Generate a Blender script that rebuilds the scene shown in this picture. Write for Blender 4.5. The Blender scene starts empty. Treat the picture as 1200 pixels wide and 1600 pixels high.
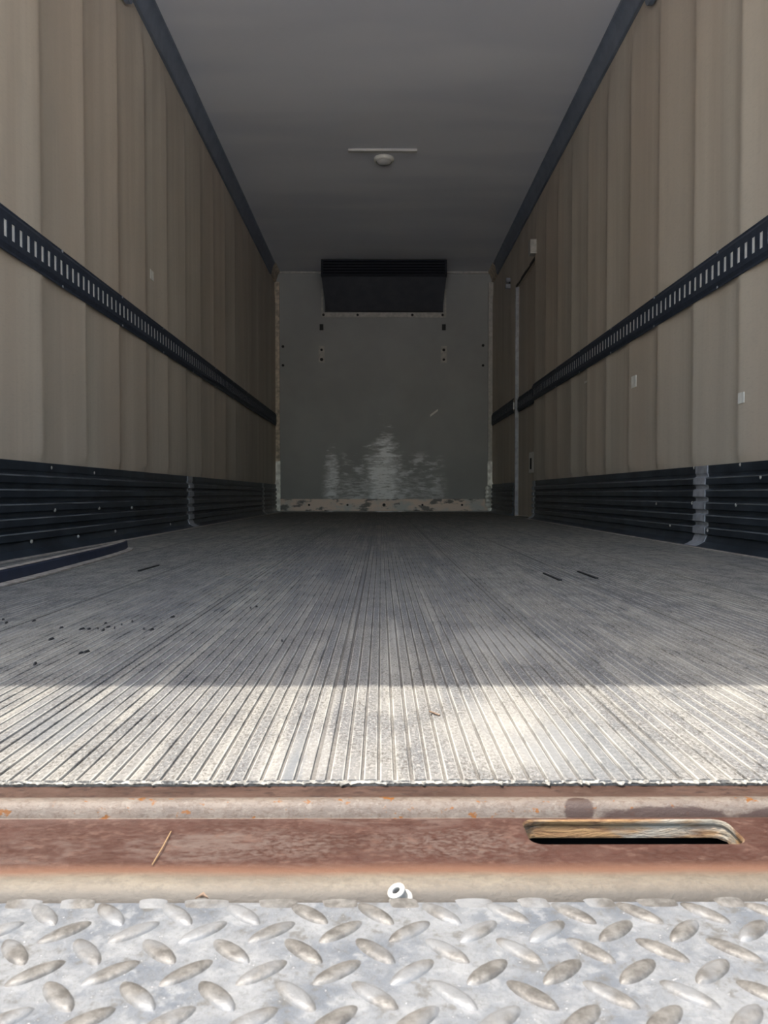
import bpy, bmesh, math, random
from mathutils import Vector, Matrix

# ------------------------------------------------------------------ camera, sky, sun, exposure
SC = bpy.context.scene
COL = SC.collection
FPX = 1155.0                 # focal length in pixels of the 1200x1600 frame
CZ = 0.195                   # lens height above the cargo floor
XL, XR = -1.145, 1.215       # inner faces of the side walls
YF = 8.02                    # inner face of the front bulkhead
YR = 0.38                    # outer face of the rear frame
ZC = 2.585                   # ceiling height
XM = (XL + XR) / 2

cam_d = bpy.data.cameras.new('camera')
cam_d.sensor_fit = 'VERTICAL'
cam_d.sensor_height = 36.0
cam_d.lens = 36.0 * FPX / 1600.0
cam_d.clip_start = 0.02
cam_d.clip_end = 400
cam_d.dof.use_dof = True
cam_d.dof.focus_distance = 1.1
cam_d.dof.aperture_fstop = cam_d.lens / 1.0      # a 1 mm pupil, as in a phone
cam = bpy.data.objects.new('camera', cam_d)
COL.objects.link(cam)
cam.location = (0, 0, CZ)
cam.rotation_euler = (math.radians(90 - 1.389), 0, math.radians(-0.248))
SC.camera = cam

SUN_DIR = Vector((0.27, 0.15, -1.0)).normalized()
SUN_ELEV = math.asin(-SUN_DIR.z)
w = bpy.data.worlds.new('sky')
SC.world = w
w.use_nodes = True
nt = w.node_tree
nt.nodes.clear()
sky = nt.nodes.new('ShaderNodeTexSky')
sky.sky_type = 'NISHITA'
sky.sun_disc = False
sky.sun_elevation = SUN_ELEV
sky.sun_rotation = math.atan2(-SUN_DIR.x, -SUN_DIR.y)
sky.air_density = 1.6
sky.dust_density = 4.0
sky.ozone_density = 1.0
bg = nt.nodes.new('ShaderNodeBackground')
bg.inputs['Strength'].default_value = 0.26
out = nt.nodes.new('ShaderNodeOutputWorld')
nt.links.new(sky.outputs[0], bg.inputs[0])
nt.links.new(bg.outputs[0], out.inputs[0])

sun_d = bpy.data.lights.new('sun', 'SUN')
sun_d.energy = 3.9
sun_d.color = (1.0, 0.95, 0.87)
sun_d.angle = math.radians(0.35)
sun = bpy.data.objects.new('sun', sun_d)
COL.objects.link(sun)
sun.rotation_euler = SUN_DIR.to_track_quat('-Z', 'Y').to_euler()
sun.location = (-3, -3, 9)

SC.view_settings.view_transform = 'Standard'
SC.view_settings.look = 'None'
SC.view_settings.gamma = 1.0
SC.view_settings.use_curve_mapping = False
SC.view_settings.exposure = 1.20

# ------------------------------------------------------------------ helpers
random.seed(7)


def px(x, y, d):
    """Photo pixel at depth d -> world point."""
    return Vector(((x - 595) * d / FPX, d, CZ + (772 - y) * d / FPX))


class MB:
    def __init__(self):
        self.v, self.f = [], []

    def quad(self, *pts):
        n = len(self.v)
        self.v += [tuple(p) for p in pts]
        self.f.append(tuple(range(n, n + len(pts))))
        return self

    def box(self, x0, x1, y0, y1, z0, z1):
        n = len(self.v)
        self.v += [(x, y, z) for z in (z0, z1) for y in (y0, y1) for x in (x0, x1)]
        self.f += [tuple(n + i for i in q) for q in
                   ((0, 2, 3, 1), (4, 5, 7, 6), (0, 1, 5, 4), (2, 6, 7, 3), (0, 4, 6, 2), (1, 3, 7, 5))]
        return self

    def prism(self, poly, place, a, b, caps=True):
        """poly: 2-D outline, place(u, v, t) -> 3-D, extruded from t=a to t=b."""
        n, m = len(self.v), len(poly)
        for t in (a, b):
            self.v += [tuple(place(u, v, t)) for u, v in poly]
        for i in range(m):
            j = (i + 1) % m
            self.f.append((n + i, n + j, n + m + j, n + m + i))
        if caps:
            self.f.append(tuple(n + i for i in reversed(range(m))))
            self.f.append(tuple(n + m + i for i in range(m)))
        return self

    def cyl(self, c, axis, r, h, seg=10, r2=None):
        c = Vector(c)
        a = Vector(axis).normalized()
        u = a.orthogonal().normalized()
        w_ = a.cross(u)
        r2 = r if r2 is None else r2
        n = len(self.v)
        for rr, t in ((r, 0), (r2, h)):
            for i in range(seg):
                g = 2 * math.pi * i / seg
                self.v.append(tuple(c + a * t + (u * math.cos(g) + w_ * math.sin(g)) * rr))
        for i in range(seg):
            j = (i + 1) % seg
            self.f.append((n + i, n + j, n + seg + j, n + seg + i))
        self.f.append(tuple(n + i for i in reversed(range(seg))))
        self.f.append(tuple(n + seg + i for i in range(seg)))
        return self

    def lathe(self, c, axis, prof, seg=24):
        """prof: (radius, height) pairs, an open or closed profile."""
        c = Vector(c)
        a = Vector(axis).normalized()
        u = a.orthogonal().normalized()
        w_ = a.cross(u)
        n = len(self.v)
        for r, t in prof:
            for i in range(seg):
                g = 2 * math.pi * i / seg
                self.v.append(tuple(c + a * t + (u * math.cos(g) + w_ * math.sin(g)) * r))
        for k in range(len(prof) - 1):
            for i in range(seg):
                j = (i + 1) % seg
                self.f.append((n + k * seg + i, n + k * seg + j, n + (k + 1) * seg + j, n + (k + 1) * seg + i))
        return self

    def mesh(self, name, smooth=False, fix=True):
        me = bpy.data.meshes.new(name)
        me.from_pydata(self.v, [], self.f)
        if fix:
            bm = bmesh.new()
            bm.from_mesh(me)
            bmesh.ops.remove_doubles(bm, verts=bm.verts, dist=1e-6)
            bmesh.ops.recalc_face_normals(bm, faces=bm.faces)
            bm.to_mesh(me)
            bm.free()
        if smooth:
            for p in me.polygons:
                p.use_smooth = True
            try:
                me.set_sharp_from_angle(angle=math.radians(smooth if smooth is not True else 40))
            except Exception:
                pass
        me.update()
        return me

    def build(self, name, mat, parent=None, smooth=False, bevel=0):
        o = link(name, self.mesh(name, smooth), mat, parent)
        if bevel:
            b = o.modifiers.new('bevel', 'BEVEL')
            b.width = bevel
            b.segments = 2
            b.limit_method = 'ANGLE'
        return o


def link(name, me, mat, parent=None, loc=None):
    o = bpy.data.objects.new(name, me)
    COL.objects.link(o)
    if mat and not me.materials:
        me.materials.append(mat)
    if parent:
        o.parent = parent
    if loc is not None:
        o.location = loc
    return o


def empty(name, loc=(0, 0, 0)):
    o = bpy.data.objects.new(name, None)
    o.empty_display_size = 0.05
    COL.objects.link(o)
    o.location = loc
    return o


def child(o, parent):
    """Parent keeping the world position of geometry written in world coordinates."""
    o.parent = parent
    o.location = Vector(o.location) - Vector(parent.location)
    return o


def tag(o, label, cat, group=None):
    o['label'] = label
    o['category'] = cat
    if group:
        o['group'] = group
    return o


def struct(o, label=None, cat=None):
    o['kind'] = 'structure'
    if label:
        o['label'] = label
    if cat:
        o['category'] = cat
    return o


# ------------------------------------------------------------------ materials
PITCH = 0.01147               # floor rib spacing
RW = 0.0093


class NT:
    def __init__(self, name):
        self.m = bpy.data.materials.new(name)
        self.m.use_nodes = True
        self.t = self.m.node_tree
        self.p = self.t.nodes['Principled BSDF']
        self.geo = self.t.nodes.new('ShaderNodeNewGeometry')
        self.sep = None

    def n(self, kind, **kw):
        x = self.t.nodes.new('ShaderNode' + kind)
        for k, v in kw.items():
            setattr(x, k, v)
        return x

    def put(self, sock, v):
        if hasattr(v, 'links') or isinstance(v, bpy.types.NodeSocket):
            self.t.links.new(v, sock)
        else:
            if isinstance(v, (tuple, list)) and len(v) == 3 and sock.type == 'RGBA':
                v = (*v, 1)
            sock.default_value = v

    def pos(self, scale=(1, 1, 1), off=(0, 0, 0)):
        mp = self.n('Mapping')
        self.put(mp.inputs['Vector'], self.geo.outputs['Position'])
        mp.inputs['Scale'].default_value = scale
        mp.inputs['Location'].default_value = off
        return mp.outputs[0]

    def xyz(self):
        if self.sep is None:
            self.sep = self.n('SeparateXYZ')
            self.put(self.sep.inputs[0], self.geo.outputs['Position'])
        return self.sep.outputs

    def noise(self, scale, stretch=(1, 1, 1), detail=4, rough=0.55, off=(0, 0, 0), dist=0.0):
        x = self.n('TexNoise')
        self.put(x.inputs['Vector'], self.pos(stretch, off))
        x.inputs['Scale'].default_value = scale
        x.inputs['Detail'].default_value = detail
        x.inputs['Roughness'].default_value = rough
        x.inputs['Distortion'].default_value = dist
        return x.outputs[0]

    def ramp(self, fac, a, b, smooth=True):
        """Smooth step of fac from a to b -> 0..1."""
        x = self.n('MapRange')
        x.interpolation_type = 'SMOOTHSTEP' if smooth else 'LINEAR'
        self.put(x.inputs[0], fac)
        x.inputs[1].default_value = a
        x.inputs[2].default_value = b
        return x.outputs[0]

    def math(self, op, a, b=0.0, c=0.0):
        x = self.n('Math', operation=op)
        self.put(x.inputs[0], a)
        self.put(x.inputs[1], b)
        self.put(x.inputs[2], c)
        return x.outputs[0]

    def mul(self, *a):
        r = a[0]
        for b in a[1:]:
            r = self.math('MULTIPLY', r, b)
        return r

    def mx(self, *a):
        r = a[0]
        for b in a[1:]:
            r = self.math('MAXIMUM', r, b)
        return r

    def band(self, s, a, b, soft):
        """1 inside a..b on scalar s."""
        return self.mul(self.ramp(s, a - soft, a + soft), self.ramp(s, b + soft, b - soft))

    def blob(self, cx, cy, rx, ry, axes='xy', soft=0.5, wob=None, amp=0.0):
        s = self.xyz()
        i = {'x': 0, 'y': 1, 'z': 2}
        u = self.math('DIVIDE', self.math('SUBTRACT', s[i[axes[0]]], cx), rx)
        v = self.math('DIVIDE', self.math('SUBTRACT', s[i[axes[1]]], cy), ry)
        r = self.math('SQRT', self.math('ADD', self.mul(u, u), self.mul(v, v)))
        if wob is not None:
            r = self.math('ADD', r, self.mul(self.math('SUBTRACT', wob, 0.5), amp))
        return self.ramp(r, 1 + soft, 1 - soft)

    def mix(self, fac, a, b):
        x = self.n('Mix', data_type='RGBA')
        self.put(x.inputs[0], fac)
        self.put(x.inputs[6], a)
        self.put(x.inputs[7], b)
        return x.outputs[2]

    def bump(self, h, strength=0.3, dist=0.002, prev=None):
        x = self.n('Bump')
        x.inputs['Strength'].default_value = strength
        x.inputs['Distance'].default_value = dist
        self.put(x.inputs['Height'], h)
        if prev is not None:
            self.put(x.inputs['Normal'], prev)
        return x.outputs[0]

    def done(self, col, rough=0.6, metal=0.0, normal=None, spec=None):
        self.put(self.p.inputs['Base Color'], col)
        self.put(self.p.inputs['Roughness'], rough)
        self.put(self.p.inputs['Metallic'], metal)
        if normal is not None:
            self.put(self.p.inputs['Normal'], normal)
        if spec is not None:
            self.p.inputs['Specular IOR Level'].default_value = spec
        return self.m


def plain(name, col, rough=0.6, metal=0.0, var=0.15, scale=30, bump=0.1, dist=0.001):
    k = NT(name)
    n = k.noise(scale)
    dark = tuple(c * (1 - var) for c in col)
    lite = tuple(min(1, c * (1 + var)) for c in col)
    return k.done(k.mix(k.ramp(n, 0.3, 0.7), dark, lite), rough, metal, k.bump(n, bump, dist))


def floor_mat(name, groove=False):
    k = NT(name)
    big = k.noise(5.0, (1, 0.35, 1), 5, 0.6)
    streak = k.noise(55, (1, 0.035, 1), 3, 0.5, (3, 1, 0))
    speck = k.noise(430, (1, 0.55, 1), 4, 0.75, dist=0.4)
    mid = k.noise(30, (1, 0.5, 1), 5, 0.65, (0, 7, 0))
    c = k.mix(k.ramp(big, 0.36, 0.66), (0.116, 0.116, 0.118), (0.190, 0.181, 0.161))
    c = k.mix(k.mul(k.ramp(streak, 0.50, 0.66), 0.5), c, (0.097, 0.102, 0.109))
    c = k.mix(k.mul(k.ramp(streak, 0.46, 0.34), 0.55), c, (0.263, 0.251, 0.220))
    c = k.mix(k.mul(k.ramp(mid, 0.50, 0.68), 0.45), c, (0.104, 0.107, 0.109))
    c = k.mix(k.mul(k.ramp(speck, 0.50, 0.60), k.ramp(mid, 0.30, 0.52), 0.75), c, (0.065, 0.055, 0.045))
    c = k.mix(k.mul(k.ramp(speck, 0.46, 0.38), 0.65), c, (0.286, 0.270, 0.239))
    # pale worn patches and a dark grey one that the photograph shows on the planks
    wob = k.noise(30, (1, 0.4, 1), 4)
    for cx, cy, rx, ry, a in ((0.112, 0.60, 0.045, 0.085, 0.40), (0.16, 0.97, 0.06, 0.10, 0.45),
                              (-0.06, 0.54, 0.03, 0.05, 0.35), (0.02, 1.05, 0.006, 0.12, 0.4)):
        c = k.mix(k.mul(k.blob(cx, cy, rx, ry, 'xy', 0.5, wob, 1.6), a), c, (0.312, 0.298, 0.268))
    for cx, cy, rx, ry, a in ((0.16, 0.56, 0.05, 0.08, 0.5), (-0.062, 0.52, 0.006, 0.06, 0.7), (-0.27, 0.62, 0.03, 0.05, 0.4)):
        c = k.mix(k.mul(k.blob(cx, cy, rx, ry, 'xy', 0.5, wob, 1.6), a), c, (0.109, 0.117, 0.125))
    if not groove:
        tc = k.n('TexCoord')
        so = k.n('SeparateXYZ')
        k.put(so.inputs[0], tc.outputs['Object'])
        ed = k.ramp(k.math('ABSOLUTE', so.outputs[0]), RW / 2 - 0.0013, RW / 2 - 0.0006)
        c = k.mix(k.mul(ed, k.ramp(mid, 0.66, 0.40), 0.75), c, (0.368, 0.354, 0.317))
    if groove:
        c = k.mix(0.55, c, (0.086, 0.078, 0.070))
    nb = k.bump(speck, 0.35, 0.0006)
    nb = k.bump(mid, 0.3, 0.001, nb)
    return k.done(c, 0.75, 0.05, nb, 0.15)


def wall_mat(name, base, tint):
    k = NT(name)
    # vertical streaks along the depth, a faint brushed grain across them
    st = k.noise(5.5, (0.1, 1, 0.05), 4, 0.6)
    st2 = k.noise(1.7, (0.1, 1, 0.12), 2, 0.5, (0, 4, 0))
    gr = k.noise(160, (1, 0.25, 1), 3, 0.6)
    blot = k.noise(9, (1, 1, 0.6), 4, 0.55)
    c = k.mix(k.ramp(st, 0.36, 0.66), tint, base)
    c = k.mix(k.mul(k.ramp(st2, 0.4, 0.65), 0.35), c, tuple(x * y for x, y in zip(base, (1.05, 0.93, 0.86))))
    c = k.mix(k.mul(k.ramp(blot, 0.5, 0.75), 0.18), c, tuple(x * 0.7 for x in base))
    c = k.mix(k.mul(k.ramp(gr, 0.48, 0.7), 0.16), c, tuple(x * 0.6 for x in base))
    return k.done(c, 0.5, 0.0, k.bump(gr, 0.25, 0.0006), 0.35)


M = {}
M['floor'] = floor_mat('worn aluminium floor')
M['groove'] = floor_mat('dirty floor groove', True)
M['wall'] = wall_mat('beige liner sheet', (0.545, 0.488, 0.405), (0.43, 0.375, 0.305))

k = NT('grey-white ceiling sheet')
n1 = k.noise(1.3, (0.5, 2.4, 1), 2, 0.4)
n2 = k.noise(40, (1, 1, 1), 3)
c = k.mix(k.ramp(n1, 0.35, 0.65), (0.68, 0.69, 0.74), (0.76, 0.765, 0.80))
M['ceiling'] = k.done(c, 0.6, 0.0, k.bump(n1, 0.2, 0.02), 0.3)

k = NT('white front bulkhead sheet')
n1 = k.noise(2.0, (1, 1, 1), 4)
c = k.mix(k.ramp(n1, 0.3, 0.7), (0.31, 0.31, 0.30), (0.355, 0.355, 0.342))
wob = k.noise(6, (1, 1, 3.2), 5, 0.65)
fine = k.noise(22, (0.5, 1, 3), 4, 0.7, (5, 0, 0))
s = k.xyz()
area = k.mul(k.band(s[0], -0.60, 0.66, 0.06), k.band(s[2], 0.10, 0.62, 0.06))
low = k.mul(k.band(s[0], -0.62, 0.70, 0.05), k.band(s[2], 0.10, 0.36, 0.10))
mk = k.mx(k.mul(area, k.ramp(wob, 0.49, 0.64), 0.6), k.mul(low, k.ramp(fine, 0.42, 0.64), 0.5),
          k.mul(k.blob(0.03, 0.32, 0.15, 0.42, 'xz', 0.45, wob, 3.0), k.ramp(fine, 0.30, 0.52)),
          k.mul(k.blob(-0.53, 0.32, 0.06, 0.26, 'xz', 0.45, wob, 3.5), k.ramp(fine, 0.32, 0.55), 0.9))
c = k.mix(mk, c, (0.98, 0.99, 1.0))
c = k.mix(k.mul(low, k.ramp(wob, 0.42, 0.30), 0.5), c, (0.40, 0.42, 0.44))
M['front'] = k.done(c, k.math('SUBTRACT', 0.5, k.mul(mk, 0.2)), 0.0, k.bump(fine, 0.1, 0.001))

M['track'] = plain('dark navy painted track', (0.028, 0.036, 0.055), 0.6, 0.1, 0.2, 40, 0.1)
M['track_back'] = plain('pale galvanised backing', (0.80, 0.79, 0.76), 0.6, 0.0, 0.08)
M['cove'] = plain('dark slate cove trim', (0.15, 0.178, 0.23), 0.45, 0.1, 0.12, 12, 0.1)
M['cap'] = plain('rusty beige corner cap', (0.52, 0.44, 0.34), 0.6, 0.1, 0.35, 25, 0.3)
M['scuff'] = plain('dark scuff panel', (0.036, 0.045, 0.058), 0.40, 0.35, 0.35, 7, 0.15)
M['joint'] = plain('dull grey joint strip', (0.33, 0.34, 0.37), 0.5, 0.25, 0.2, 25, 0.2)
M['lip'] = plain('chipped pale lip', (0.20, 0.19, 0.168), 0.8, 0.0, 0.6, 170, 0.5)
M['crest'] = plain('pale crest highlight', (0.17, 0.185, 0.20), 0.5, 0.3, 0.45, 6, 0.1)
M['screw'] = plain('bright zinc screw', (0.75, 0.73, 0.68), 0.35, 0.6, 0.1)
M['bolt_dark'] = plain('black bolt', (0.02, 0.02, 0.02), 0.6, 0.2, 0.1)
M['evap'] = plain('charcoal unit casing', (0.075, 0.079, 0.095), 0.6, 0.0, 0.12, 8, 0.05)
M['evap_dark'] = plain('blue-black grille', (0.004, 0.006, 0.014), 0.7, 0.0, 0.2)
M['flange'] = plain('dull beige flange', (0.45, 0.43, 0.39), 0.5, 0.2, 0.15)
M['silver'] = plain('scuffed bright aluminium', (0.80, 0.78, 0.73), 0.4, 0.35, 0.3, 18, 0.3)
M['patch'] = plain('white patch', (0.78, 0.76, 0.70), 0.6, 0.0, 0.08)
M['void'] = plain('black void paint', (0.008, 0.009, 0.012), 0.8, 0.0, 0.2)
M['rubber'] = plain('black navy rubber', (0.016, 0.022, 0.042), 0.5, 0.0, 0.2, 30, 0.2)
M['strip_edge'] = plain('worn strip edge', (0.30, 0.265, 0.23), 0.6, 0.0, 0.3, 40, 0.2)
M['crumb'] = plain('black crumb', (0.012, 0.012, 0.012), 0.8)
M['straw'] = plain('dry straw', (0.26, 0.17, 0.085), 0.6)
M['leaf'] = plain('dead leaf', (0.13, 0.085, 0.055), 0.7)
M['white_plastic'] = plain('white plastic', (0.40, 0.39, 0.36), 0.5, 0, 0.03, 60, 0.05)
M['grey_plastic'] = plain('grey plastic', (0.21, 0.205, 0.19), 0.5, 0, 0.1, 60, 0.05)
M['asphalt'] = plain('sunlit concrete yard', (0.74, 0.725, 0.70), 0.9, 0, 0.10, 3, 0.2)
M['outer'] = plain('white outer skin', (0.75, 0.75, 0.74), 0.4, 0, 0.03)
M['steel'] = plain('rear frame steel', (0.50, 0.48, 0.45), 0.5, 0.3, 0.2, 10)
M['lens'] = plain('dome lens', (0.55, 0.54, 0.52), 0.3, 0, 0.05)

k = NT('kick strip with flaking paint')
a = k.noise(3.2, (1, 1, 1.6), 4, 0.6)
b = k.noise(5.5, (1, 1, 2.2), 5, 0.62, (3, 0, 2))
c = k.mix(k.ramp(a, 0.40, 0.60), (0.86, 0.70, 0.60), (0.62, 0.61, 0.58))
c = k.mix(k.mul(k.ramp(b, 0.52, 0.60), 0.85), c, (0.10, 0.10, 0.10))
c = k.mix(k.ramp(b, 0.36, 0.26), c, (0.85, 0.82, 0.76))
M['kick'] = k.done(c, 0.5, 0.1, k.bump(a, 0.2, 0.003))

# rear sill: brown rust-stained plate, worn to bare metal on its edges
k = NT('rust-brown sill steel')
s = k.xyz()
fine = k.noise(330, (0.7, 1, 1), 6, 0.8)
mid = k.noise(42, (0.5, 1.3, 1), 7, 0.72)
wide = k.noise(11, (0.5, 1.6, 1), 4, 0.6, (2, 0, 0))
mott = k.noise(125, (0.75, 1.1, 1), 6, 0.75, (7, 2, 0))
brown = k.mix(k.ramp(mid, 0.35, 0.65), (0.033, 0.015, 0.011), (0.052, 0.027, 0.022))
brown = k.mix(k.mul(k.ramp(fine, 0.45, 0.6), 0.6), brown, (0.073, 0.048, 0.040))
bloom = k.mul(k.ramp(wide, 0.50, 0.66), k.ramp(mid, 0.46, 0.60))
bl2 = k.mul(k.mx(k.blob(-0.085, 0.433, 0.05, 0.017, 'xy', 0.6, mid, 2.2), k.blob(0.045, 0.434, 0.045, 0.016, 'xy', 0.6, mid, 2.4)),
            k.ramp(fine, 0.40, 0.62))
brown = k.mix(k.mul(k.mx(bloom, bl2), 0.75), brown, (0.121, 0.099, 0.087))
brown = k.mix(k.mul(k.ramp(fine, 0.70, 0.78), 0.8), brown, (0.194, 0.179, 0.165))
brown = k.mix(k.mul(k.ramp(mott, 0.53, 0.66), 0.75), brown, (0.108, 0.071, 0.058))
brown = k.mix(k.mul(k.ramp(mott, 0.45, 0.34), 0.7), brown, (0.022, 0.009, 0.007))
# worn nose of the plate
brown = k.mix(0.28, brown, (0.025, 0.009, 0.006))
edge = k.math('ADD', s[1], k.mul(k.math('SUBTRACT', wide, 0.5), 0.010))
cream = k.mix(k.ramp(mid, 0.35, 0.68), (0.096, 0.080, 0.063), (0.135, 0.117, 0.092))
cream = k.mix(k.mul(k.ramp(fine, 0.48, 0.6), 0.6), cream, (0.080, 0.071, 0.058))
cream = k.mix(0.15, cream, (0.043, 0.032, 0.025))
cream = k.mix(k.mul(k.ramp(mott, 0.50, 0.62), 0.7), cream, (0.072, 0.061, 0.048))
pink = (0.111, 0.065, 0.048)
col = k.mix(k.ramp(edge, 0.415, 0.402), brown, pink)
col = k.mix(k.ramp(edge, 0.405, 0.396), col, cream)
# bead behind the plate: pale with orange rust spots, wet stain creeping over it
bead = k.mix(k.ramp(mid, 0.35, 0.65), (0.087, 0.071, 0.060), (0.117, 0.096, 0.080))
bead = k.mix(k.mul(k.ramp(mott, 0.50, 0.40), 0.5), bead, (0.144, 0.126, 0.108))
bead = k.mix(k.mul(k.ramp(fine, 0.50, 0.6), 0.6), bead, (0.063, 0.043, 0.032))
spot = k.noise(150, (0.8, 1, 1), 3, 0.6, (1, 3, 0))
bead = k.mix(k.ramp(spot, 0.62, 0.68), bead, (0.121, 0.056, 0.024))
wet = k.mx(k.blob(0.128, 0.4715, 0.009, 0.0075, 'xy', 0.12, mid, 1.2), k.blob(0.185, 0.4675, 0.050, 0.0055, 'xy', 0.10, mid, 1.3),
           k.blob(0.27, 0.4675, 0.05, 0.005, 'xy', 0.10, mid, 1.3), k.blob(0.075, 0.4675, 0.025, 0.0025, 'xy', 0.15, wide, 0.8))
bead = k.mix(k.mul(wet, 0.92), bead, (0.029, 0.016, 0.012))
col = k.mix(k.ramp(s[1], 0.4685, 0.4695), col, bead)
# rough rusty shelf right under the floor edge
shelf = k.mix(k.ramp(mid, 0.35, 0.65), (0.036, 0.021, 0.016), (0.063, 0.040, 0.032))
shelf = k.mix(k.mul(k.ramp(mott, 0.48, 0.38), 0.8), shelf, (0.022, 0.013, 0.011))
shelf = k.mix(k.mul(k.ramp(fine, 0.52, 0.7), 0.6), shelf, (0.092, 0.073, 0.060))
es = k.math('ADD', s[1], k.mul(k.math('SUBTRACT', mid, 0.5), 0.006))
col = k.mix(k.ramp(es, 0.4795, 0.4830), col, shelf)
nose_shade = k.mul(k.ramp(s[2], -0.0150, -0.0190), k.ramp(s[1], 0.41, 0.40))  # shade painted on the lower nose, where the rolled face gets less sun
col = k.mix(k.mul(nose_shade, 0.85), col, (0.054, 0.048, 0.040))
nb = k.bump(fine, 0.7, 0.0006)
nb = k.bump(mid, 0.4, 0.0022, nb)
hs = k.n('HueSaturation')
hs.inputs['Saturation'].default_value = 1.22
hs.inputs['Value'].default_value = 1.0
k.put(hs.inputs['Color'], col)
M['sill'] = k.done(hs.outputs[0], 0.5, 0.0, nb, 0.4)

k = NT('flaking orange rust')
a = k.noise(60, (0.5, 1, 3.2), 6, 0.7, dist=0.6)
b = k.noise(25, (0.5, 1, 2), 4, 0.6, (4, 0, 0))
c = k.mix(k.ramp(a, 0.35, 0.62), (0.100, 0.045, 0.018), (0.275, 0.165, 0.070))
c = k.mix(k.ramp(b, 0.55, 0.7), c, (0.230, 0.210, 0.170))
c = k.mix(k.ramp(a, 0.40, 0.33), c, (0.030, 0.018, 0.010))
M['rust'] = k.done(c, 0.85, 0.0, k.bump(a, 0.9, 0.004))

k = NT('weathered galvanised plate')
a = k.noise(26, (1, 1, 1), 5, 0.6)
b = k.noise(85, (1, 1, 1), 5, 0.7, (2, 5, 0))
f = k.noise(420, (1, 1, 1), 4, 0.75)
c = k.mix(k.ramp(a, 0.36, 0.64), (0.128, 0.140, 0.157), (0.221, 0.226, 0.230))
c = k.mix(k.mul(k.ramp(b, 0.50, 0.66), 0.7), c, (0.279, 0.283, 0.283))
c = k.mix(k.mul(k.ramp(b, 0.46, 0.34), 0.75), c, (0.113, 0.107, 0.095))
c = k.mix(k.mul(k.ramp(f, 0.52, 0.62), 0.4), c, (0.101, 0.101, 0.096))
c = k.mix(k.mul(k.ramp(f, 0.64, 0.70), 0.9), c, (0.542, 0.542, 0.542))
M['plate'] = k.done(c, 0.40, 0.35, k.bump(f, 0.45, 0.0005, k.bump(b, 0.6, 0.0018)))

k = NT('worn lug with painted reflection')
a = k.noise(130, (1, 1, 1), 5, 0.7)
b = k.noise(30, (1, 1, 1), 3, 0.5)
c = k.mix(k.ramp(a, 0.36, 0.64), (0.072, 0.066, 0.059), (0.138, 0.130, 0.118))  # worn metal, with the dark interior's reflection put into the brown-grey
c = k.mix(k.mul(k.ramp(b, 0.46, 0.62), 0.75), c, (0.169, 0.174, 0.178))
M['lug'] = k.done(c, 0.56, 0.25, k.bump(a, 0.9, 0.0009))

# ------------------------------------------------------------------ outside: yard and truck shell
g = MB().box(-40, 40, -40, 40, -1.35, -1.25).build('ground', M['asphalt'])
struct(g, 'pale concrete yard the truck stands on', 'ground')

# ------------------------------------------------------------------ floor
ft = MB().box(XL - 0.07, XR + 0.07, 0.5, YF + 0.06, -0.14, -0.0022)
floor = struct(ft.build('floor', M['groove']), 'ribbed grey aluminium cargo floor, worn pale at the open end', 'floor')


def rib_mesh(wd):
    h = wd / 2
    prof = [(-h - .0002, -.0024), (-h + .0002, -.0004), (-h + .0008, 0.0), (h - .0008, 0.0), (h - .0002, -.0004), (h + .0002, -.0024)]
    return MB().prism(prof, lambda u, v, t: (u, t, v), 0, YF - 0.5 - 0.002).mesh('floor_rib')


rib_me, rib_narrow = rib_mesh(RW), rib_mesh(RW - 0.0022)
n = 0
i0 = math.ceil((XL + 0.03) / PITCH)
x = -0.0015 + PITCH * 0.5 + i0 * PITCH
while x < XR - 0.03:
    seam = (n % 22) == 5
    o = link('floor_rib', rib_narrow if seam else rib_me, M['floor'], floor,
             (x + random.uniform(-.0002, .0002), 0.5 + random.uniform(-0.0012, 0.0012), random.uniform(-.0003, .0001)))
    x += PITCH
    n += 1

# chipped pale lip along the cut end of the floor
mb = MB()
xx = XL + 0.035
rows = []
while xx < XR - 0.035:
    rows.append((xx, 0.4994 - abs(random.gauss(0, .0007)) * (2.2 if (xx * 37) % 1 < .3 else 1), random.uniform(-.0016, -.0002), -.0036 + random.uniform(-.0002, .0012)))
    xx += 0.0016
for xx, yy, zt_, zb_ in rows:
    mb.v += [(xx, 0.5025, -.0012), (xx, yy + .0012, zt_), (xx, yy, (zt_ + zb_) / 2), (xx, yy + .001, zb_)]
for i in range(len(rows) - 1):
    for q in range(3):
        mb.f.append((4 * i + q, 4 * i + q + 1, 4 * i + 5 + q, 4 * i + 4 + q))
mb.build('worn_edge', M['lip'], floor, True)

# ------------------------------------------------------------------ side walls with bulged liner
PIT = 0.367
RIDGE = 0.0125


def bulge(y):
    t = ((y - 2.49) / PIT + 0.5) % 1.0 - 0.5          # 0 on a post
    t *= PIT
    a = abs(t)
    wd = 0.090 if t < 0 else 0.038                     # slow rise, quick fall into the dark
    return RIDGE * math.exp(-(a / wd) ** 1.3)


def ylist(a, b):
    ys = [a]
    y = a
    while y < b - 0.012:
        y += 0.0115
        ys.append(min(y, b))
    if ys[-1] < b:
        ys.append(b)
    return ys


def fade(z):
    def st(a, b, v):
        t = min(1, max(0, (v - a) / (b - a)))
        return t * t * (3 - 2 * t)
    return st(0.29, 0.34, z) * (1 - st(ZC - 0.36, ZC - 0.12, z))


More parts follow.
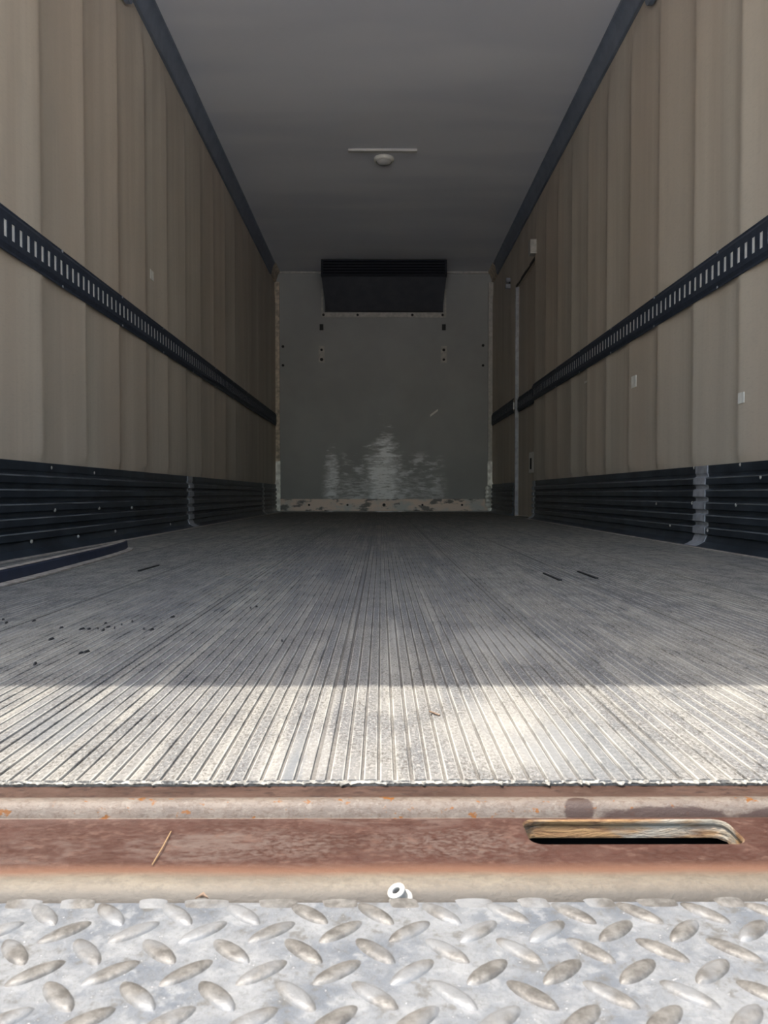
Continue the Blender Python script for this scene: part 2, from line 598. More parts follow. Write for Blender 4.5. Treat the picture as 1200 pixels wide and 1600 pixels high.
def wall_prism(mb, side, y0, y1, z0, z1):
    base, outer = (XL, XL - 0.09) if side < 0 else (XR, XR + 0.09)
    ys = ylist(y0, y1)
    zs = [z0] + [z for z in (0.285, 0.29, 0.305, 0.32, 0.34, ZC - .36, ZC - .30, ZC - .24, ZC - .18, ZC - .12) if z0 < z < z1] + [z1]
    m = len(zs)
    n0 = len(mb.v)
    for y in ys:
        for z in zs:
            mb.v.append((base - side * bulge(y) * fade(z), y, z))
        mb.v += [(outer, y, z0), (outer, y, z1)]
    st = m + 2
    for i in range(len(ys) - 1):
        a, b = n0 + st * i, n0 + st * (i + 1)
        for q in range(m - 1):
            mb.f.append((a + q, b + q, b + q + 1, a + q + 1))
        mb.f += [(a + m, a + m + 1, b + m + 1, b + m), (a, a + m, b + m, b), (a + m - 1, b + m - 1, b + m + 1, a + m + 1)]
    for e in (n0, n0 + st * (len(ys) - 1)):
        mb.f.append(tuple(e + q for q in range(m)) + (e + m + 1, e + m))


DY0, DY1, DZ = 5.86, 6.68, 2.055                        # side door opening
mb = MB()
wall_prism(mb, -1, 0.5, YF, -0.14, ZC)
wall_left = struct(mb.build('wall_left', M['wall'], smooth=30), 'beige bulging liner wall without a door', 'wall')
mb = MB()
wall_prism(mb, 1, 0.5, DY0, -0.14, ZC)
wall_prism(mb, 1, DY0, DY1, DZ, ZC)
wall_prism(mb, 1, DY1, YF, -0.14, ZC)
wall_right = struct(mb.build('wall_right', M['wall'], smooth=30), 'beige bulging liner wall with the side door', 'wall')

# gently sagging ceiling sheet
mb = MB()
NX, NY = 12, 60
top0 = len(mb.v)
for j in range(NY + 1):
    for i in range(NX + 1):
        xx = XL - 0.09 + (XR - XL + 0.18) * i / NX
        yy = 0.5 + (YF + 0.06 - 0.5) * j / NY
        mb.v.append((xx, yy, ZC + 0.002 + 0.004 * math.sin(yy * 5.1 + 0.5 * math.sin(xx * 2)) * math.cos((xx - XM) * 1.2)))
for j in range(NY):
    for i in range(NX):
        a = j * (NX + 1) + i
        mb.f.append((a, a + NX + 1, a + NX + 2, a + 1))
mb.box(XL - 0.09, XR + 0.09, 0.5, YF + 0.06, ZC + 0.01, ZC + 0.10)
ceiling = struct(mb.build('ceiling', M['ceiling'], smooth=30), 'grey-white ceiling sheet with faint cross waves', 'ceiling')

wall_front = struct(MB().box(XL - 0.09, XR + 0.09, YF, YF + 0.09, -0.14, ZC + 0.1).build('wall_front', M['front']),
                    'white front bulkhead with scuffed pale patch low down', 'wall')
# rear frame: two posts and a header
rf = MB()
rf.box(XL - 0.09, XL + 0.03, YR, 0.5, -0.30, ZC + 0.1)
rf.box(XR - 0.03, XR + 0.09, YR, 0.5, -0.30, ZC + 0.1)
rf.box(XL + 0.03, XR - 0.03, YR, 0.5, 2.45, ZC + 0.1)
struct(rf.build('wall_rear', M['steel']), 'steel rear frame posts and header around the open end', 'frame')

# wall patches and marks
for wall, xx, yy, ww, hh in ((wall_right, 992, 597, .035, .055), (wall_right, 1163, 622, .020, .036), (wall_right, 918, 597, .04, .012), (wall_left, 240, 433, .026, .045)):
    side = -1 if wall is wall_left else 1
    base = XL if side < 0 else XR
    d = FPX * base / (xx - 595)
    p = px(xx, yy, d)
    bx = base - side * (bulge(d) + 0.0015)
    MB().box(bx - 0.0015, bx + 0.0015, d - ww, d + ww, p.z - hh / 2, p.z + hh / 2).build('wall_patch', M['patch'], wall)

# ------------------------------------------------------------------ cove trims along the ceiling corners
PROF = [(0, -.118), (.016, -.118), (.019, -.112), (.020, -.088), (.032, -.040), (.042, -.022), (.052, -.014), (.053, -.004), (.053, .0), (0, 0)]
for side, nm in ((-1, 'trim_1'), (1, 'trim_2')):
    base = XL if side < 0 else XR
    pl = lambda u, v, t: (base - side * u, t, ZC + v)
    o = MB().prism(PROF, pl, 0.5, 7.70).build(nm, M['cove'], smooth=25)
    struct(o, 'dark slate cove trim along the ceiling corner ' + ('on the doorless wall' if side < 0 else 'above the side door'), 'trim')
    MB().prism([(u * 1.15, v * 0.95) for u, v in PROF], pl, 7.695, YF).build('corner_cap', M['cap'], o)

# corner posts beside the front bulkhead
for side, nm in ((-1, 'trim_3'), (1, 'trim_4')):
    base = XL if side < 0 else XR
    mb = MB().box(base - side * 0.055, base - side * 0.005, YF - 0.03, YF, 0.012, ZC - 0.115)
    o = mb.build(nm, M['cap'] if side < 0 else M['flange'])
    struct(o, 'narrow corner strip of the front bulkhead ' + ('on the doorless wall' if side < 0 else 'beyond the side door'), 'trim')
    MB().box(base - side * 0.062, base - side * 0.004, YF - 0.036, YF - 0.03, 0.012, 0.55).build('worn_foot', M['silver'], o)
    if side > 0:
        for q in range(5):
            MB().lathe((base - 0.055, YF - 0.036, 0.075 + q * 0.045), (0, -1, 0), [(0.034, 0), (0.032, .01), (0.02, .018), (0.0005, .02)], 12).build('bump', M['silver'], o, True)

# front kick strip
kick = struct(MB().box(XL + 0.06, XR - 0.06, YF - 0.02, YF, 0.012, 0.142).build('baseboard_front', M['kick'], bevel=0.004),
              'flaking beige kick strip at the foot of the front bulkhead', 'baseboard')
for q in (483, 543, 600, 660, 722):
    MB().cyl(px(q, 789, YF - 0.02), (0, -1, 0), 0.018 if q == 600 else 0.012, 0.006, 10).build('bolt', M['bolt_dark'], kick)
MB().box(XL + 0.02, XR - 0.02, YF - 0.022, YF, ZC - 0.018, ZC + 0.001).build('top_bead', M['flange'], wall_front)
for q, y, r in ((443, 543, .015), (443, 572, .014), (754, 541, .015), (754, 572, .014), (503, 548, .014), (503, 563, .018), (693, 548, .016), (693, 563, .014)):
    MB().cyl(px(q, y, YF - 0.001), (0, -1, 0), r, 0.008, 10).build('bolt', M['bolt_dark'], wall_front)
for q in (503, 693):
    c = px(q, 513, YF)
    MB().box(c.x - .02, c.x + .02, YF - .008, YF + .001, c.z - .032, c.z + .032).build('slot_plate', M['bolt_dark'], wall_front)
    c = px(q, 555, YF)
    MB().box(c.x - .032, c.x + .032, YF - .004, YF + .001, c.z - .09, c.z + .09).build('bolt_plate', M['flange'], wall_front)
a, b = px(672, 650, YF), px(684, 641, YF)
mb = MB().quad((a.x, YF - .003, a.z - .012), (b.x, YF - .003, b.z - .012), (b.x, YF - .003, b.z + .012), (a.x, YF - .003, a.z + .012))
mb.quad((a.x, YF - .001, a.z - .012), (b.x, YF - .001, b.z - .012), (b.x, YF - .001, b.z + .012), (a.x, YF - .001, a.z + .012))
mb.f += [(0, 1, 5, 4), (1, 2, 6, 5), (2, 3, 7, 6), (3, 0, 4, 7)]
mb.build('scratch_patch', M['patch'], wall_front)

# ------------------------------------------------------------------ corrugated scuff panels
SP = [(0.004, 0.300), (0.010, 0.300), (0.010, 0.272)]
z = 0.272
while z > 0.06:
    SP += [(0.007, z - 0.004), (0.007, z - 0.012), (0.018, z - 0.017), (0.019, z - 0.041), (0.009, z - 0.045)]
    z -= 0.0455
SP += [(0.012, 0.040), (0.020, 0.020), (0.050, 0.004), (0.056, 0.002), (0.056, -0.0021), (0.004, -0.0021)]


def scuff(side, y0, y1, mb):
    base = XL if side < 0 else XR
    mb.prism(SP, lambda u, v, t: (base - side * (u + 0.004), t, v), y0, y1)
    return mb


EDGE = [(0.056, -0.0021), (0.056, 0.003), (0.062, 0.0035), (0.074, 0.001), (0.074, -0.0021)]
bl = struct(scuff(-1, 0.5, YF - 0.03, MB()).build('baseboard_left', M['scuff'], smooth=20), 'dark corrugated scuff panel along the wall without a door', 'baseboard')
mb = scuff(1, 0.5, DY0 - 0.02, MB())
scuff(1, DY1 + 0.02, YF - 0.03, mb)
br = struct(mb.build('baseboard_right', M['scuff'], smooth=20), 'dark corrugated scuff panel broken by the side door', 'baseboard')
SPJ = [(u + 0.004, v) for u, v in SP[:-3]] + [(0.052, 0.006), (0.0, 0.006)]
for side, o, d, wd in ((-1, bl, 4.38, 0.055), (1, br, 2.76, 0.050), (1, br, 5.79, 0.04), (-1, bl, 7.1, 0.04)):
    base = XL if side < 0 else XR
    MB().prism(SPJ, lambda u, v, t: (base - side * (u + 0.004), t, v), d - wd, d + wd).build('joint_strip', M['joint'], o, smooth=20)
for side, o, y0, y1 in ((-1, bl, .5, YF - .04), (1, br, .5, DY0 - .02)):
    base = XL if side < 0 else XR
    MB().prism(EDGE, lambda u, v, t: (base - side * (u + 0.004), t, v), y0, y1).build('foot_edge', M['strip_edge'], o)
for side, o, spans in ((-1, bl, ((.5, YF - .04),)), (1, br, ((.5, DY0 - .03), (DY1 + .03, YF - .04)))):  # paler strips put the light caught by the ledges into colour
    base = XL if side < 0 else XR
    for q in range(5):
        zq = 0.272 - 0.0455 * q
        for y0, y1 in spans:
            MB().prism([(.0182, zq - .0165), (.0196, zq - .0172), (.0196, zq - .0205), (.0182, zq - .0212)],
                       lambda u, v, t: (base - side * (u + 0.004), t, v), y0, y1).build('crest_highlight', M['crest'], o)
# screws on the panels
for side, o, lst in ((-1, bl, ((85, 731), (151, 739), (86, 797), (155, 794), (206, 793), (49, 846), (122, 838), (180, 830), (266, 819))),
                     (1, br, ((1154, 726), (1082, 731), (1152, 789), (1027, 787), (1083, 786), (1049, 821), (1108, 829), (1190, 746)))):
    base = XL if side < 0 else XR
    for (qx, qy) in lst:
        d = FPX * (base - side * 0.02) / (qx - 595)
        p = px(qx, qy, d)
        e = 0.014 if p.z > 0.272 else 0.023
        MB().lathe((base - side * (e - .003), d, p.z), (-side, 0, 0), [(.007, 0), (.0065, .003), (.003, .005), (.0003, .0055)], 8).build('screw', M['screw'], o, True)

# ------------------------------------------------------------------ cargo tie-down tracks
TZ0, TZ1 = 0.928, 1.060
SZ0, SZ1 = 0.966, 1.018


def cargo_track(side, y0, y1, off, name, label):
    base = (XL if side < 0 else XR)
    e0 = RIDGE + off

    def X(e):
        return base - side * (e0 + e)

    root = empty(name, (X(0), (y0 + y1) / 2, TZ0))
    tag(root, label, 'track', 'slotted tie-down tracks on the side walls')
    r = MB()
    sx = sorted

    def bx(ea, eb, ya, yb, za, zb):
        a, b = sx((X(ea), X(eb)))
        r.box(a, b, ya, yb, za, zb)
    bx(.0075, .0100, y0, y1, SZ1, TZ1 - .020)
    bx(.0075, .0100, y0, y1, TZ0 + .020, SZ0)
    ph = 2.237 % 0.0487
    y = y0 + 0.02
    kk = math.ceil((y0 - ph) / 0.0487)
    prev = y0
    while True:
        yc = ph + kk * 0.0487
        kk += 1
        if yc + 0.012 > y1 - 0.01:
            break
        if yc - 0.012 < y0:
            continue
        bx(.0075, .0100, prev, yc - .0105, SZ0, SZ1)
        prev = yc + .0105
    bx(.0075, .0100, prev, y1, SZ0, SZ1)
    child(r.build('rail', M['track']), root)
    for za, zb, zc in ((TZ1 - .020, TZ1 - .008, TZ1), (TZ0 + .020, TZ0 + .008, TZ0)):
        poly = [(.0100, za), (.0025, zb), (.0025, zc), (0, zc), (0, zb), (.0075, za)]
        f_ = MB().prism(poly, lambda u, v, t: (X(u), t, v), y0, y1).build('flange', M['track'])
        child(f_, root)
    b = MB()
    a_, b_ = sx((X(-.004), X(.006)))
    b.box(a_, b_, y0 + .005, y1 - .005, SZ0 - .006, SZ1 + .006)
    child(b.build('backing_strip', M['track_back']), root)
    for q in range(int((y1 - y0) / 0.61)):
        for zz in (TZ1 - .004, TZ0 + .004):
            s_ = MB().lathe((X(.0024), y0 + .3 + q * .61, zz), (-side, 0, 0), [(.006, 0), (.005, .002), (.0003, .003)], 8).build('rivet', M['joint'], None, True)
            child(s_, root)
    return root


cargo_track(-1, 0.52, YF - 0.04, 0, 'cargo_track', 'dark slotted tie-down track running the whole length of the doorless wall')
cargo_track(1, 0.52, DY0 - 0.01, 0, 'cargo_track', 'long dark slotted tie-down track on the wall with the side door')
cargo_track(1, DY0 + 0.03, DY1 - 0.03, -RIDGE - 0.020, 'cargo_track', 'short dark tie-down track fixed across the side door')
cargo_track(1, DY1 + 0.01, YF - 0.04, 0, 'cargo_track', 'short dark tie-down track between the side door and front bulkhead')

# ------------------------------------------------------------------ side door
door = struct(MB().box(XR + 0.028, XR + 0.075, DY0 + 0.004, DY1 - 0.004, 0.004, DZ - 0.005).build('door_1', M['wall'], bevel=0.003),
              'flush beige side door with a recessed latch', 'door')
MB().box(XR - 0.004, XR + 0.026, DY1 - 0.003, DY1 + 0.008, 0.004, DZ).build('jamb_strip', M['joint'], door)
MB().box(XR - 0.003, XR + 0.024, DY0 - 0.010, DY0 + 0.003, 0.32, 0.55).build('latch_keeper', M['flange'], door)
MB().box(XR - 0.004, XR + 0.010, DY0, DY1, DZ - 0.004, DZ + 0.010).build('head_seal', M['bolt_dark'], door)
lp = MB().box(XR + 0.018, XR + 0.028, 5.98, 6.16, 0.37, 0.54).build('latch_plate', M['patch'], door, bevel=0.004)
MB().box(XR + 0.014, XR + 0.018, 6.05, 6.10, 0.40, 0.49).build('latch_lever', M['bolt_dark'], lp)

# ------------------------------------------------------------------ small boxes on the wall by the door
c = px(835, 390, 5.80)
sb = empty('switch_box', (XR, 5.80, c.z - .055))
tag(sb, 'pale switch box on the wall above the side door edge', 'box')
child(MB().box(XR - .058, XR - .002, 5.76, 5.84, c.z - .055, c.z + .055).build('box_body', M['flange'], bevel=.004), sb)
child(MB().box(XR - .046, XR - .014, 5.752, 5.76, c.z - .045, c.z + .045).build('box_cover', M['flange'], bevel=.002), sb)
c = px(797, 445, 6.95)
hb = empty('door_holder', (XR, 6.95, c.z - .05))
tag(hb, 'small grey door holder clip on the wall beyond the side door', 'clip')
child(MB().box(XR - .05, XR - .002, 6.93, 6.97, c.z - .05, c.z - .008).build('clip_base', M['joint'], bevel=.004), hb)
child(MB().box(XR - .045, XR - .002, 6.93, 6.97, c.z + .008, c.z + .048).build('clip_jaw', M['joint'], bevel=.004), hb)
child(MB().box(XR - .018, XR - .002, 6.93, 6.97, c.z - .010, c.z + .010).build('clip_spine', M['bolt_dark']), hb)

# brackets hanging under the cove trims
for side, qx, lab in ((-1, 197, 'dark rounded bracket under the cove trim of the doorless wall'), (1, 1020, 'dark rounded bracket under the cove trim on the side door wall')):
    base = XL if side < 0 else XR
    d = FPX * base / (qx - 595)
    zb = px(qx, 17, d).z
    root = empty('wall_bracket', (base, d, zb))
    tag(root, lab, 'bracket', 'brackets under the cove trims')
    pts = [(-.05, .26)] + [(.05 * math.cos(t), .05 + .05 * math.sin(t)) for t in [math.pi + math.pi * i / 10 for i in range(11)]] + [(.05, .26)]
    child(MB().prism(pts, lambda u, v, t: (base - side * t, d + u, zb + v), RIDGE, RIDGE + .022).build('tab', M['cove']), root)
    child(MB().cyl((base - side * (RIDGE + .022), d, zb + .055), (-side, 0, 0), .012, .008, 10).build('bolt', M['joint']), root)

# ------------------------------------------------------------------ evaporator unit on the bulkhead
YU = 7.58
ev = empty('evaporator_unit', (XM, YF, 1.95))
tag(ev, 'charcoal cooling unit hung at the top of the front bulkhead', 'cooling unit')
xl, xr = px(503, 0, YU).x, px(697, 0, YU).x
bl_, br_ = px(508, 0, YF).x, px(692, 0, YF).x
zt, zm = ZC - 0.008, px(0, 434, YU).z
zb = px(0, 490, YF).z
mb = MB()
V = [(xl, YF - .001, zt), (xr, YF - .001, zt), (xr, YU + .03, zt), (xl, YU + .03, zt),
     (xl, YF - .001, zm), (xr, YF - .001, zm), (xr, YU, zm), (xl, YU, zm),
     (bl_, YF - .001, zb), (br_, YF - .001, zb), (br_ - .02, YF - .06, zb), (bl_ + .02, YF - .06, zb)]
mb.v = V
mb.f = [(0, 1, 2, 3), (3, 2, 6, 7), (0, 3, 7, 4), (1, 5, 6, 2), (4, 7, 11, 8), (5, 9, 10, 6), (7, 6, 10, 11), (8, 11, 10, 9), (0, 4, 8, 9, 5, 1)]
child(mb.build('casing', M['evap'], bevel=.006), ev)
of = child(MB().box(xl - .004, xr + .004, YU - .016, YU + .05, zm - .004, zt).build('outlet_frame', M['evap_dark'], bevel=.004), ev)
for q in range(5):
    zz = zm + .025 + q * (zt - zm - .05) / 4
    lou = MB().prism([(-.030, -.012), (-.028, -.015), (0, .006), (-.002, .009)], lambda u, v, t: (t, YU - .014 + u * .6, zz + v), xl + .02, xr - .02)
    lou.build('louvre', M['evap_dark'], of)
fl = MB().box(xl - .03, xr + .03, YF - .012, YF - .001, px(0, 498, YF).z, px(0, 490.5, YF).z)
mf = child(fl.build('mounting_flange', M['flange'], bevel=.002), ev)
for sx_ in (-1, 1):
    xa = xl - .036 if sx_ < 0 else xr + .016
    child(MB().box(xa, xa + .02, YF - .012, YF - .001, px(0, 496, YF).z, 2.40).build('side_flange', M['flange']), ev)
for q in (559, 644, 506, 691):
    MB().cyl(px(q, 494, YF - .012), (0, -1, 0), .014, .008, 8).build('bolt', M['bolt_dark'], mf)

# ------------------------------------------------------------------ ceiling dome light and strip
c = px(600, 255, 5.34)
dl = empty('dome_light', (c.x, 5.34, ZC))
tag(dl, 'unlit round dome light in the middle of the ceiling', 'light')
child(MB().lathe((c.x, 5.34, ZC + .006), (0, 0, -1), [(.0005, 0), (.072, 0), (.072, .012), (.064, .022), (.056, .024), (.054, .016)], 28).build('rim', M['patch'], None, True), dl)
child(MB().lathe((c.x, 5.34, ZC + .006), (0, 0, -1), [(.055, .016), (.048, .030), (.030, .040), (.0005, .044)], 28).build('lens', M['lens'], None, True), dl)
a, b = px(545, 245, 5.22), px(651, 242, 5.22)
MB().box(a.x, b.x, 5.19, 5.225, ZC - .008, ZC + .006).build('seam_strip', M['lens'], ceiling)

# ------------------------------------------------------------------ rear sill with slot
sill = empty('rear_sill', (XM, 0.44, -0.15))
tag(sill, 'rust-brown steel rear sill with one oblong slot', 'sill')
X0, X1 = XL - 0.09, XR + 0.09
ZP = -0.013
RN = 0.0185
# top plate with its slot: outer ring + rounded slot outline
sx0, sx1 = 0.0892, 0.2195
sy0, sy1 = 0.4335, 0.4690
rr = 0.0085
slot = []
for (cx, cy, a0) in ((sx1 - rr, sy1 - .0015 - rr, 0), (sx0 + rr, sy1 - .0015 - rr, 90), (sx0 + rr, sy0 + rr, 180), (sx1 - rr, sy0 + rr, 270)):
    for q in range(7):
        t = math.radians(a0 + 15 * q)
        slot.append((cx + rr * math.cos(t), cy + rr * math.sin(t)))
YA, YB = 0.4017, 0.4702
bm = bmesh.new()
# long strip split around the slot so that the fill stays clean
box_out = [(0.06, YA), (0.25, YA), (0.25, YB), (0.06, YB)]
vo = [bm.verts.new((x_, y_, ZP)) for x_, y_ in box_out]
vi = [bm.verts.new((x_, y_, ZP)) for x_, y_ in slot]
eds = [bm.edges.new((vo[i], vo[(i + 1) % 4])) for i in range(4)] + [bm.edges.new((vi[i], vi[(i + 1) % len(vi)])) for i in range(len(vi))]
bmesh.ops.triangle_fill(bm, use_beauty=True, edges=eds)
for xa, xb in ((X0, 0.06), (0.25, X1)):
    bm.faces.new([bm.verts.new(p) for p in ((xa, YA, ZP), (xb, YA, ZP), (xb, YB, ZP), (xa, YB, ZP))])
# rolled nose
arc = [(YA - RN * math.sin(math.radians(9 * q)), ZP - RN + RN * math.cos(math.radians(9 * q))) for q in range(11)] + [(YA - RN, -0.12)]
for (ya, za), (yb, zb_) in zip(arc[:-1], arc[1:]):
    bm.faces.new([bm.verts.new(p) for p in ((X0, ya, za), (X1, ya, za), (X1, yb, zb_), (X0, yb, zb_))])
# bead and shelf behind the plate
bead = [(YB, ZP), (YB + .0004, ZP + .0012), (YB + .0016, ZP + .0045), (YB + .0042, ZP + .0078), (YB + .0075, ZP + .0092), (YB + .0110, ZP + .0090), (0.4820, -.0042), (0.520, -.0044)]
for (ya, za), (yb, zb_) in zip(bead[:-1], bead[1:]):
    bm.faces.new([bm.verts.new(p) for p in ((X0, ya, za), (X1, ya, za), (X1, yb, zb_), (X0, yb, zb_))])
bmesh.ops.remove_doubles(bm, verts=bm.verts, dist=1e-6)
bmesh.ops.recalc_face_normals(bm, faces=bm.faces)
me = bpy.data.meshes.new('sill_plate')
bm.to_mesh(me)
bm.free()
for p in me.polygons:
    p.use_smooth = True
    if p.normal.z < -0.05:
        p.flip()
me.set_sharp_from_angle(angle=math.radians(35))
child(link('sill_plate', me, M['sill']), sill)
# rusty slot lining (thickness of the laminated plate) with a rounded bottom, open below
mb = MB()
m = len(slot)
lev = [(0.0, 0.0), (0.0012, -.0010), (.0008, -.0035), (-.0006, -.0045), (.0006, -.0065), (.0, -.0088), (.0012, -.0100), (.001, -.0118)]
scx, scy = (sx0 + sx1) / 2, (sy0 + sy1) / 2
for inset, dz in lev:
    for (u, v) in slot:
        d = Vector((u - scx, v - scy))
        d = Vector((d.x / 0.063, d.y / 0.018)).normalized()
        jit = 0 if inset == 0 and dz == 0 else random.uniform(-.0004, .0004)
        mb.v.append((u - d.x * (inset + jit) * .6, v - d.y * (inset + jit), ZP + dz))
for q in range(len(lev) - 1):
    for i in range(m):
        j = (i + 1) % m
        mb.f.append((q * m + i, q * m + j, (q + 1) * m + j, (q + 1) * m + i))
child(mb.build('slot_lining', M['rust'], None, 50), sill)
# closed box under the plate, black inside
mb = MB()
mb.box(X0, X1, 0.60, 0.62, -0.30, -0.14)
mb.box(X0, X1, YA - RN + .002, 0.62, -0.31, -0.30)
mb.box(X0, X1, 0.503, 0.62, -0.15, -0.141)
mb.box(X0, X1, YA - RN + .0005, YA - RN + .006, -0.30, -0.10)
mb.box(X0, X1, 0.499, 0.5002, -0.141, -0.0050)
child(mb.build('sill_channel', M['void']), sill)

# ------------------------------------------------------------------ lift platform of tread plate
PZ = -0.0155
PY1, PY0 = 0.378, -1.15
lift = empty('lift_platform', (XM, (PY0 + PY1) / 2, PZ - 0.05))
tag(lift, 'galvanised diamond tread plate of the raised lift platform', 'platform')
plate = MB().prism([(PY0, PZ), (PY1 - .002, PZ), (PY1, PZ - .002), (PY1, PZ - .03), (PY1 - .03, PZ - .05), (PY0, PZ - .02)],
                   lambda u, v, t: (t, u, v), XL - .02, XR + .02)
child(plate.build('tread_plate', M['plate']), lift)


def lug_verts(L=.0262, W=.0094, H=.0019, seg=16):
    vs, fs = [], []
    rings = [(1.0, -.0002), (.90, .45), (.66, .86), (.33, 1.0)]
    for sc, hh in rings:
        for i in range(seg):
            t = 2 * math.pi * i / seg
            ct, st = math.cos(t), math.sin(t)
            uu = math.copysign(abs(ct) ** 0.9, ct) * L / 2
            vv = math.copysign(abs(st) ** 1.25, st) * W / 2
            vs.append((uu * (sc * .85 + .15 if sc < 1 else 1), vv * sc, hh * H if hh > 0 else hh))
    vs.append((0, 0, H))
    for r_ in range(len(rings) - 1):
        for i in range(seg):
            j = (i + 1) % seg
            fs.append((r_ * seg + i, r_ * seg + j, (r_ + 1) * seg + j, (r_ + 1) * seg + i))
    b0 = (len(rings) - 1) * seg
    for i in range(seg):
        fs.append((b0 + i, b0 + (i + 1) % seg, len(vs) - 1))
    return vs, fs


lv, lf = lug_verts()
mb = MB()
mb.v, mb.f = lv, lf
lug_me = mb.mesh('tread_lug', True)
lug_me.materials.append(M['lug'])
far = MB()
LX, LY = 0.0331, 0.0302
nl = 0
for j in range(-52, 2):
    for i in range(-40, 44):
        for kind in (0, 1):
            cx = -0.102 + LX * i + (0 if kind == 0 else -0.0165)
            cy = 0.3655 + LY * j - (0 if kind == 0 else LY / 2)
            if not (XL + .0 < cx < XR - .0) or cy > PY1 + .004 or cy < PY0 + .02:
                continue
            ang = math.radians(-44 if kind == 0 else 40) + random.uniform(-.05, .05)
            near = 0.24 < cy and abs(cx) < 0.30
            if cy > PY1 - .011:
                continue
            if near:
                o = link('tread_lug', lug_me, None, lift)
                o.location = Vector((cx, cy, PZ)) - Vector(lift.location)
                o.rotation_euler = (0, 0, ang)
                nl += 1
            else:
                ca, sa = math.cos(ang), math.sin(ang)
                n0 = len(far.v)
                far.v += [(cx + u * ca - v * sa, cy + u * sa + v * ca, PZ + w_) for u, v, w_ in lv]
                far.f += [tuple(n0 + q for q in f_) for f_ in lf]
me = far.mesh('tread_lugs', True, fix=False)
fo = child(link('tread_lugs', me, M['lug']), lift)
fo['kind'] = 'stuff'
# half lugs that the shear cut at the far edge leave a scalloped lip
for i in range(-7, 13):
    cx = -0.102 + LX * i - 0.0185 + random.uniform(-.003, .003)
    wl, hl = random.uniform(.007, .0115), random.uniform(.0008, .0017)
    mb = MB()
    prof = []
    for q in range(13):
        t = math.pi * q / 12
        prof.append((math.cos(t) * wl, math.sin(t) * hl))
    mb.prism(prof, lambda u, v, t: (cx + u + t * .25, PY1 - t, PZ - .0001 + v * (1 - t / .0075)), 0, .0070)
    child(mb.build('cut_lug', M['lug'], None, True), lift)

# ------------------------------------------------------------------ small things
# white bushing caught in the gap between platform and sill
bs = empty('plastic_bushing', (0.0082, 0.3815, -0.0166))
tag(bs, 'small white hollow plastic bushing in the gap before the sill', 'bushing')
ax = Vector((-0.383, -0.24, 0.894)).normalized()
c0 = Vector((0.0079, 0.3828, -0.0128)) - ax * 0.0060
child(MB().lathe(c0, ax, [(.0035, -.004), (.0046, -.004), (.0046, .0042), (.0047, .0050), (.0043, .0054), (.0026, .0054), (.0022, .0050), (.0022, -.002), (.0002, -.002)], 28).build('sleeve', M['grey_plastic'], None, 30), bs)
child(MB().lathe(c0, ax, [(.0022, .0051), (.0048, .0051), (.0048, .0059), (.0043, .0064), (.0026, .0064), (.0022, .0059), (.0022, .0051)], 28).build('rim', M['white_plastic'], None, 30), bs)
child(MB().lathe(c0, ax, [(.0046, -.0016), (.0064, -.0016), (.0066, -.0008), (.0062, .0002), (.0046, .0002), (.0046, -.0016)], 28).build('collar', M['white_plastic'], None, 30), bs)


def stick(name, pts, r, mat, label, cat):
    mb = MB()
    for p, q in zip(pts[:-1], pts[1:]):
        p, q = Vector(p), Vector(q)
        mb.cyl(p, q - p, r, (q - p).length, 6)
    return tag(mb.build(name, mat), label, cat)


def onplane(x_, y_, z_):
    d = FPX * (CZ - z_) / (y_ - 772)
    return Vector(((x_ - 595) * d / FPX, d, z_))


p0, p1, p2 = (onplane(234, 1357, ZP + .0012), onplane(250, 1330, ZP + .002), onplane(264, 1304, ZP + .0014))
stick('dry_straw', (p0, p1, p2), .00032, M['straw'], 'thin dry straw lying on the brown sill', 'straw')
c = onplane(306, 1418, PZ + .001)
mb = MB()
mb.v = [(c.x - .003, .3805, PZ + .0002), (c.x + .0008, .3790, PZ + .0028), (c.x + .004, .3800, PZ + .0006), (c.x + .0005, .3840, PZ + .0016),
        (c.x - .003, .3805, PZ - .0006), (c.x + .0008, .3790, PZ + .0020), (c.x + .004, .3800, PZ - .0002), (c.x + .0005, .3840, PZ + .0008)]
mb.f = [(0, 1, 2, 3), (7, 6, 5, 4), (0, 4, 5, 1), (1, 5, 6, 2), (2, 6, 7, 3), (3, 7, 4, 0)]
tag(mb.build('dead_leaf', M['leaf']), 'brown leaf scrap at the platform edge', 'leaf')
p0, p1, p2 = onplane(672, 1114, .001), onplane(680, 1117, .0016), onplane(688, 1120, .001)
stick('curled_twig', (p0, p1, p2), .0009, M['leaf'], 'short brown twig on the sunlit floor ribs', 'twig')

# black crumbs on the floor
CR = [(4, 969), (9, 974), (52, 971), (95, 982), (127, 984), (138, 984), (152, 983), (160, 986), (168, 981), (178, 982), (189, 977), (206, 972), (224, 984), (236, 985), (164, 975), (79, 1000),
      (53, 1039), (125, 1022), (134, 1020), (391, 951), (400, 949), (269, 965), (440, 1003)]
mb = MB()
for t in range(6):
    g = math.pi * 2 * t / 6
    mb.v.append((math.cos(g) * .0028 * (1 + .3 * ((t * 7) % 3 - 1)), math.sin(g) * .0045, 0))
mb.v += [(u * .6, v * .55, .0032) for u, v, _ in mb.v]
mb.f = [(5, 4, 3, 2, 1, 0), (6, 7, 8, 9, 10, 11)] + [(i, (i + 1) % 6, 6 + (i + 1) % 6, 6 + i) for i in range(6)]
crumb_me = mb.mesh('rubber_crumb')
crumb_me.materials.append(M['crumb'])
for (qx, qy) in CR:
    o = link('rubber_crumb', crumb_me, None)
    o.location = onplane(qx, qy, .0)
    o.rotation_euler = (0, 0, random.uniform(-.5, .5))
    o.scale = [random.uniform(.5, .9), random.uniform(.6, 1.6), .8]
    tag(o, 'tiny black rubber crumb on the ribbed floor', 'crumb', 'black crumbs scattered on the floor')
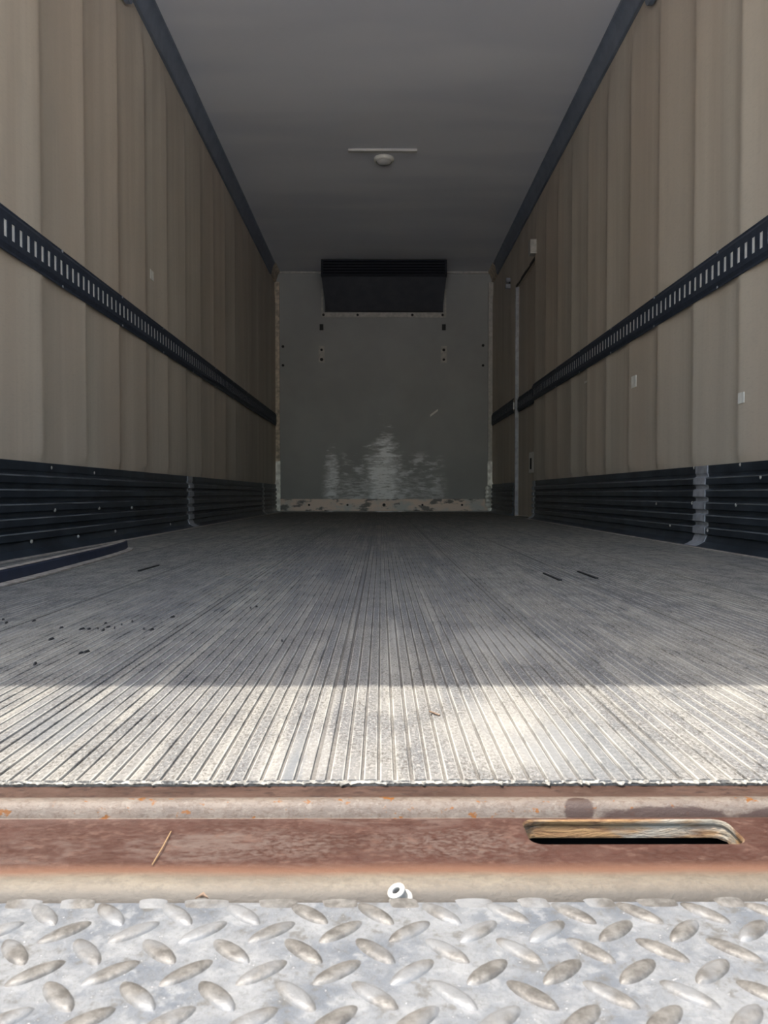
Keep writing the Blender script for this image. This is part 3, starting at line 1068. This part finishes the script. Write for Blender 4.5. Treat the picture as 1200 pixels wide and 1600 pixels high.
for lab, (qa, qb) in (('black sliver standing for a floor gouge nearer the middle', ((850, 896), (877, 907))), ('black sliver standing for a floor gouge nearer the side door wall', ((904, 893), (934, 904))),
                      ('thin dark sliver on the floor near the loose edging', ((216, 892), (247, 883)))):
    a, b = onplane(*qa, .0015), onplane(*qb, .0015)
    dd = (b - a)
    nrm = Vector((-dd.y, dd.x, 0)).normalized() * .0035
    mb = MB()  # flat dark chips, added in place of gouges cut into the floor
    mb.v = [tuple(v) for v in (a - nrm * .6, b - nrm, b + nrm, a + nrm * .6)]
    mb.v += [(v[0] * 1, v[1], .0032) for v in mb.v]
    mb.v = [(v[0], v[1], 0.0 if i < 4 else .0032) for i, v in enumerate(mb.v)]
    mb.f = [(3, 2, 1, 0), (4, 5, 6, 7), (0, 1, 5, 4), (1, 2, 6, 5), (2, 3, 7, 6), (3, 0, 4, 7)]
    tag(mb.build('dark_sliver', M['crumb']), lab, 'sliver', 'dark slivers on the floor')

# loose edging strip along the doorless wall
le = empty('edging_strip', (-0.84, 1.8, 0))
tag(le, 'loose dark rubber edging strip lying along the doorless wall', 'strip')
path = []
LIP = [(0.95, -.775), (1.30, -.782), (1.53, -.789), (1.816, -.799), (2.029, -.812), (2.217, -.822), (2.40, -.838), (2.575, -.860)]
for (ya, xa), (yb, xb) in zip(LIP[:-1], LIP[1:]):
    for q in range(5):
        path.append((xa + (xb - xa) * q / 5, ya + (yb - ya) * q / 5, 0.0))
path.append((LIP[-1][1], LIP[-1][0], 0.004))


def sweep(prof):
    mb = MB()
    m_ = len(prof)
    for xx, yy, zz in path:
        mb.v += [(xx + u, yy, zz + v) for u, v in prof]
    for a_ in range(len(path) - 1):
        for i in range(m_):
            j = (i + 1) % m_
            mb.f.append((a_ * m_ + i, a_ * m_ + j, (a_ + 1) * m_ + j, (a_ + 1) * m_ + i))
    mb.f.append(tuple(reversed(range(m_))))
    mb.f.append(tuple((len(path) - 1) * m_ + i for i in range(m_)))
    return mb


child(sweep([(-.020, .003), (-.023, .028), (-.030, .033), (-.034, .030), (-.029, .024), (-.026, .003)]).build('strip_face', M['rubber'], None, 30), le)
child(sweep([(-.026, .0322), (-.038, .0345), (-.038, .0315), (-.031, .0285)]).build('strip_top', M['strip_edge']), le)
child(sweep([(.0, .0005), (.0, .0040), (-.022, .006), (-.028, .0005)]).build('strip_lip', M['strip_edge']), le)
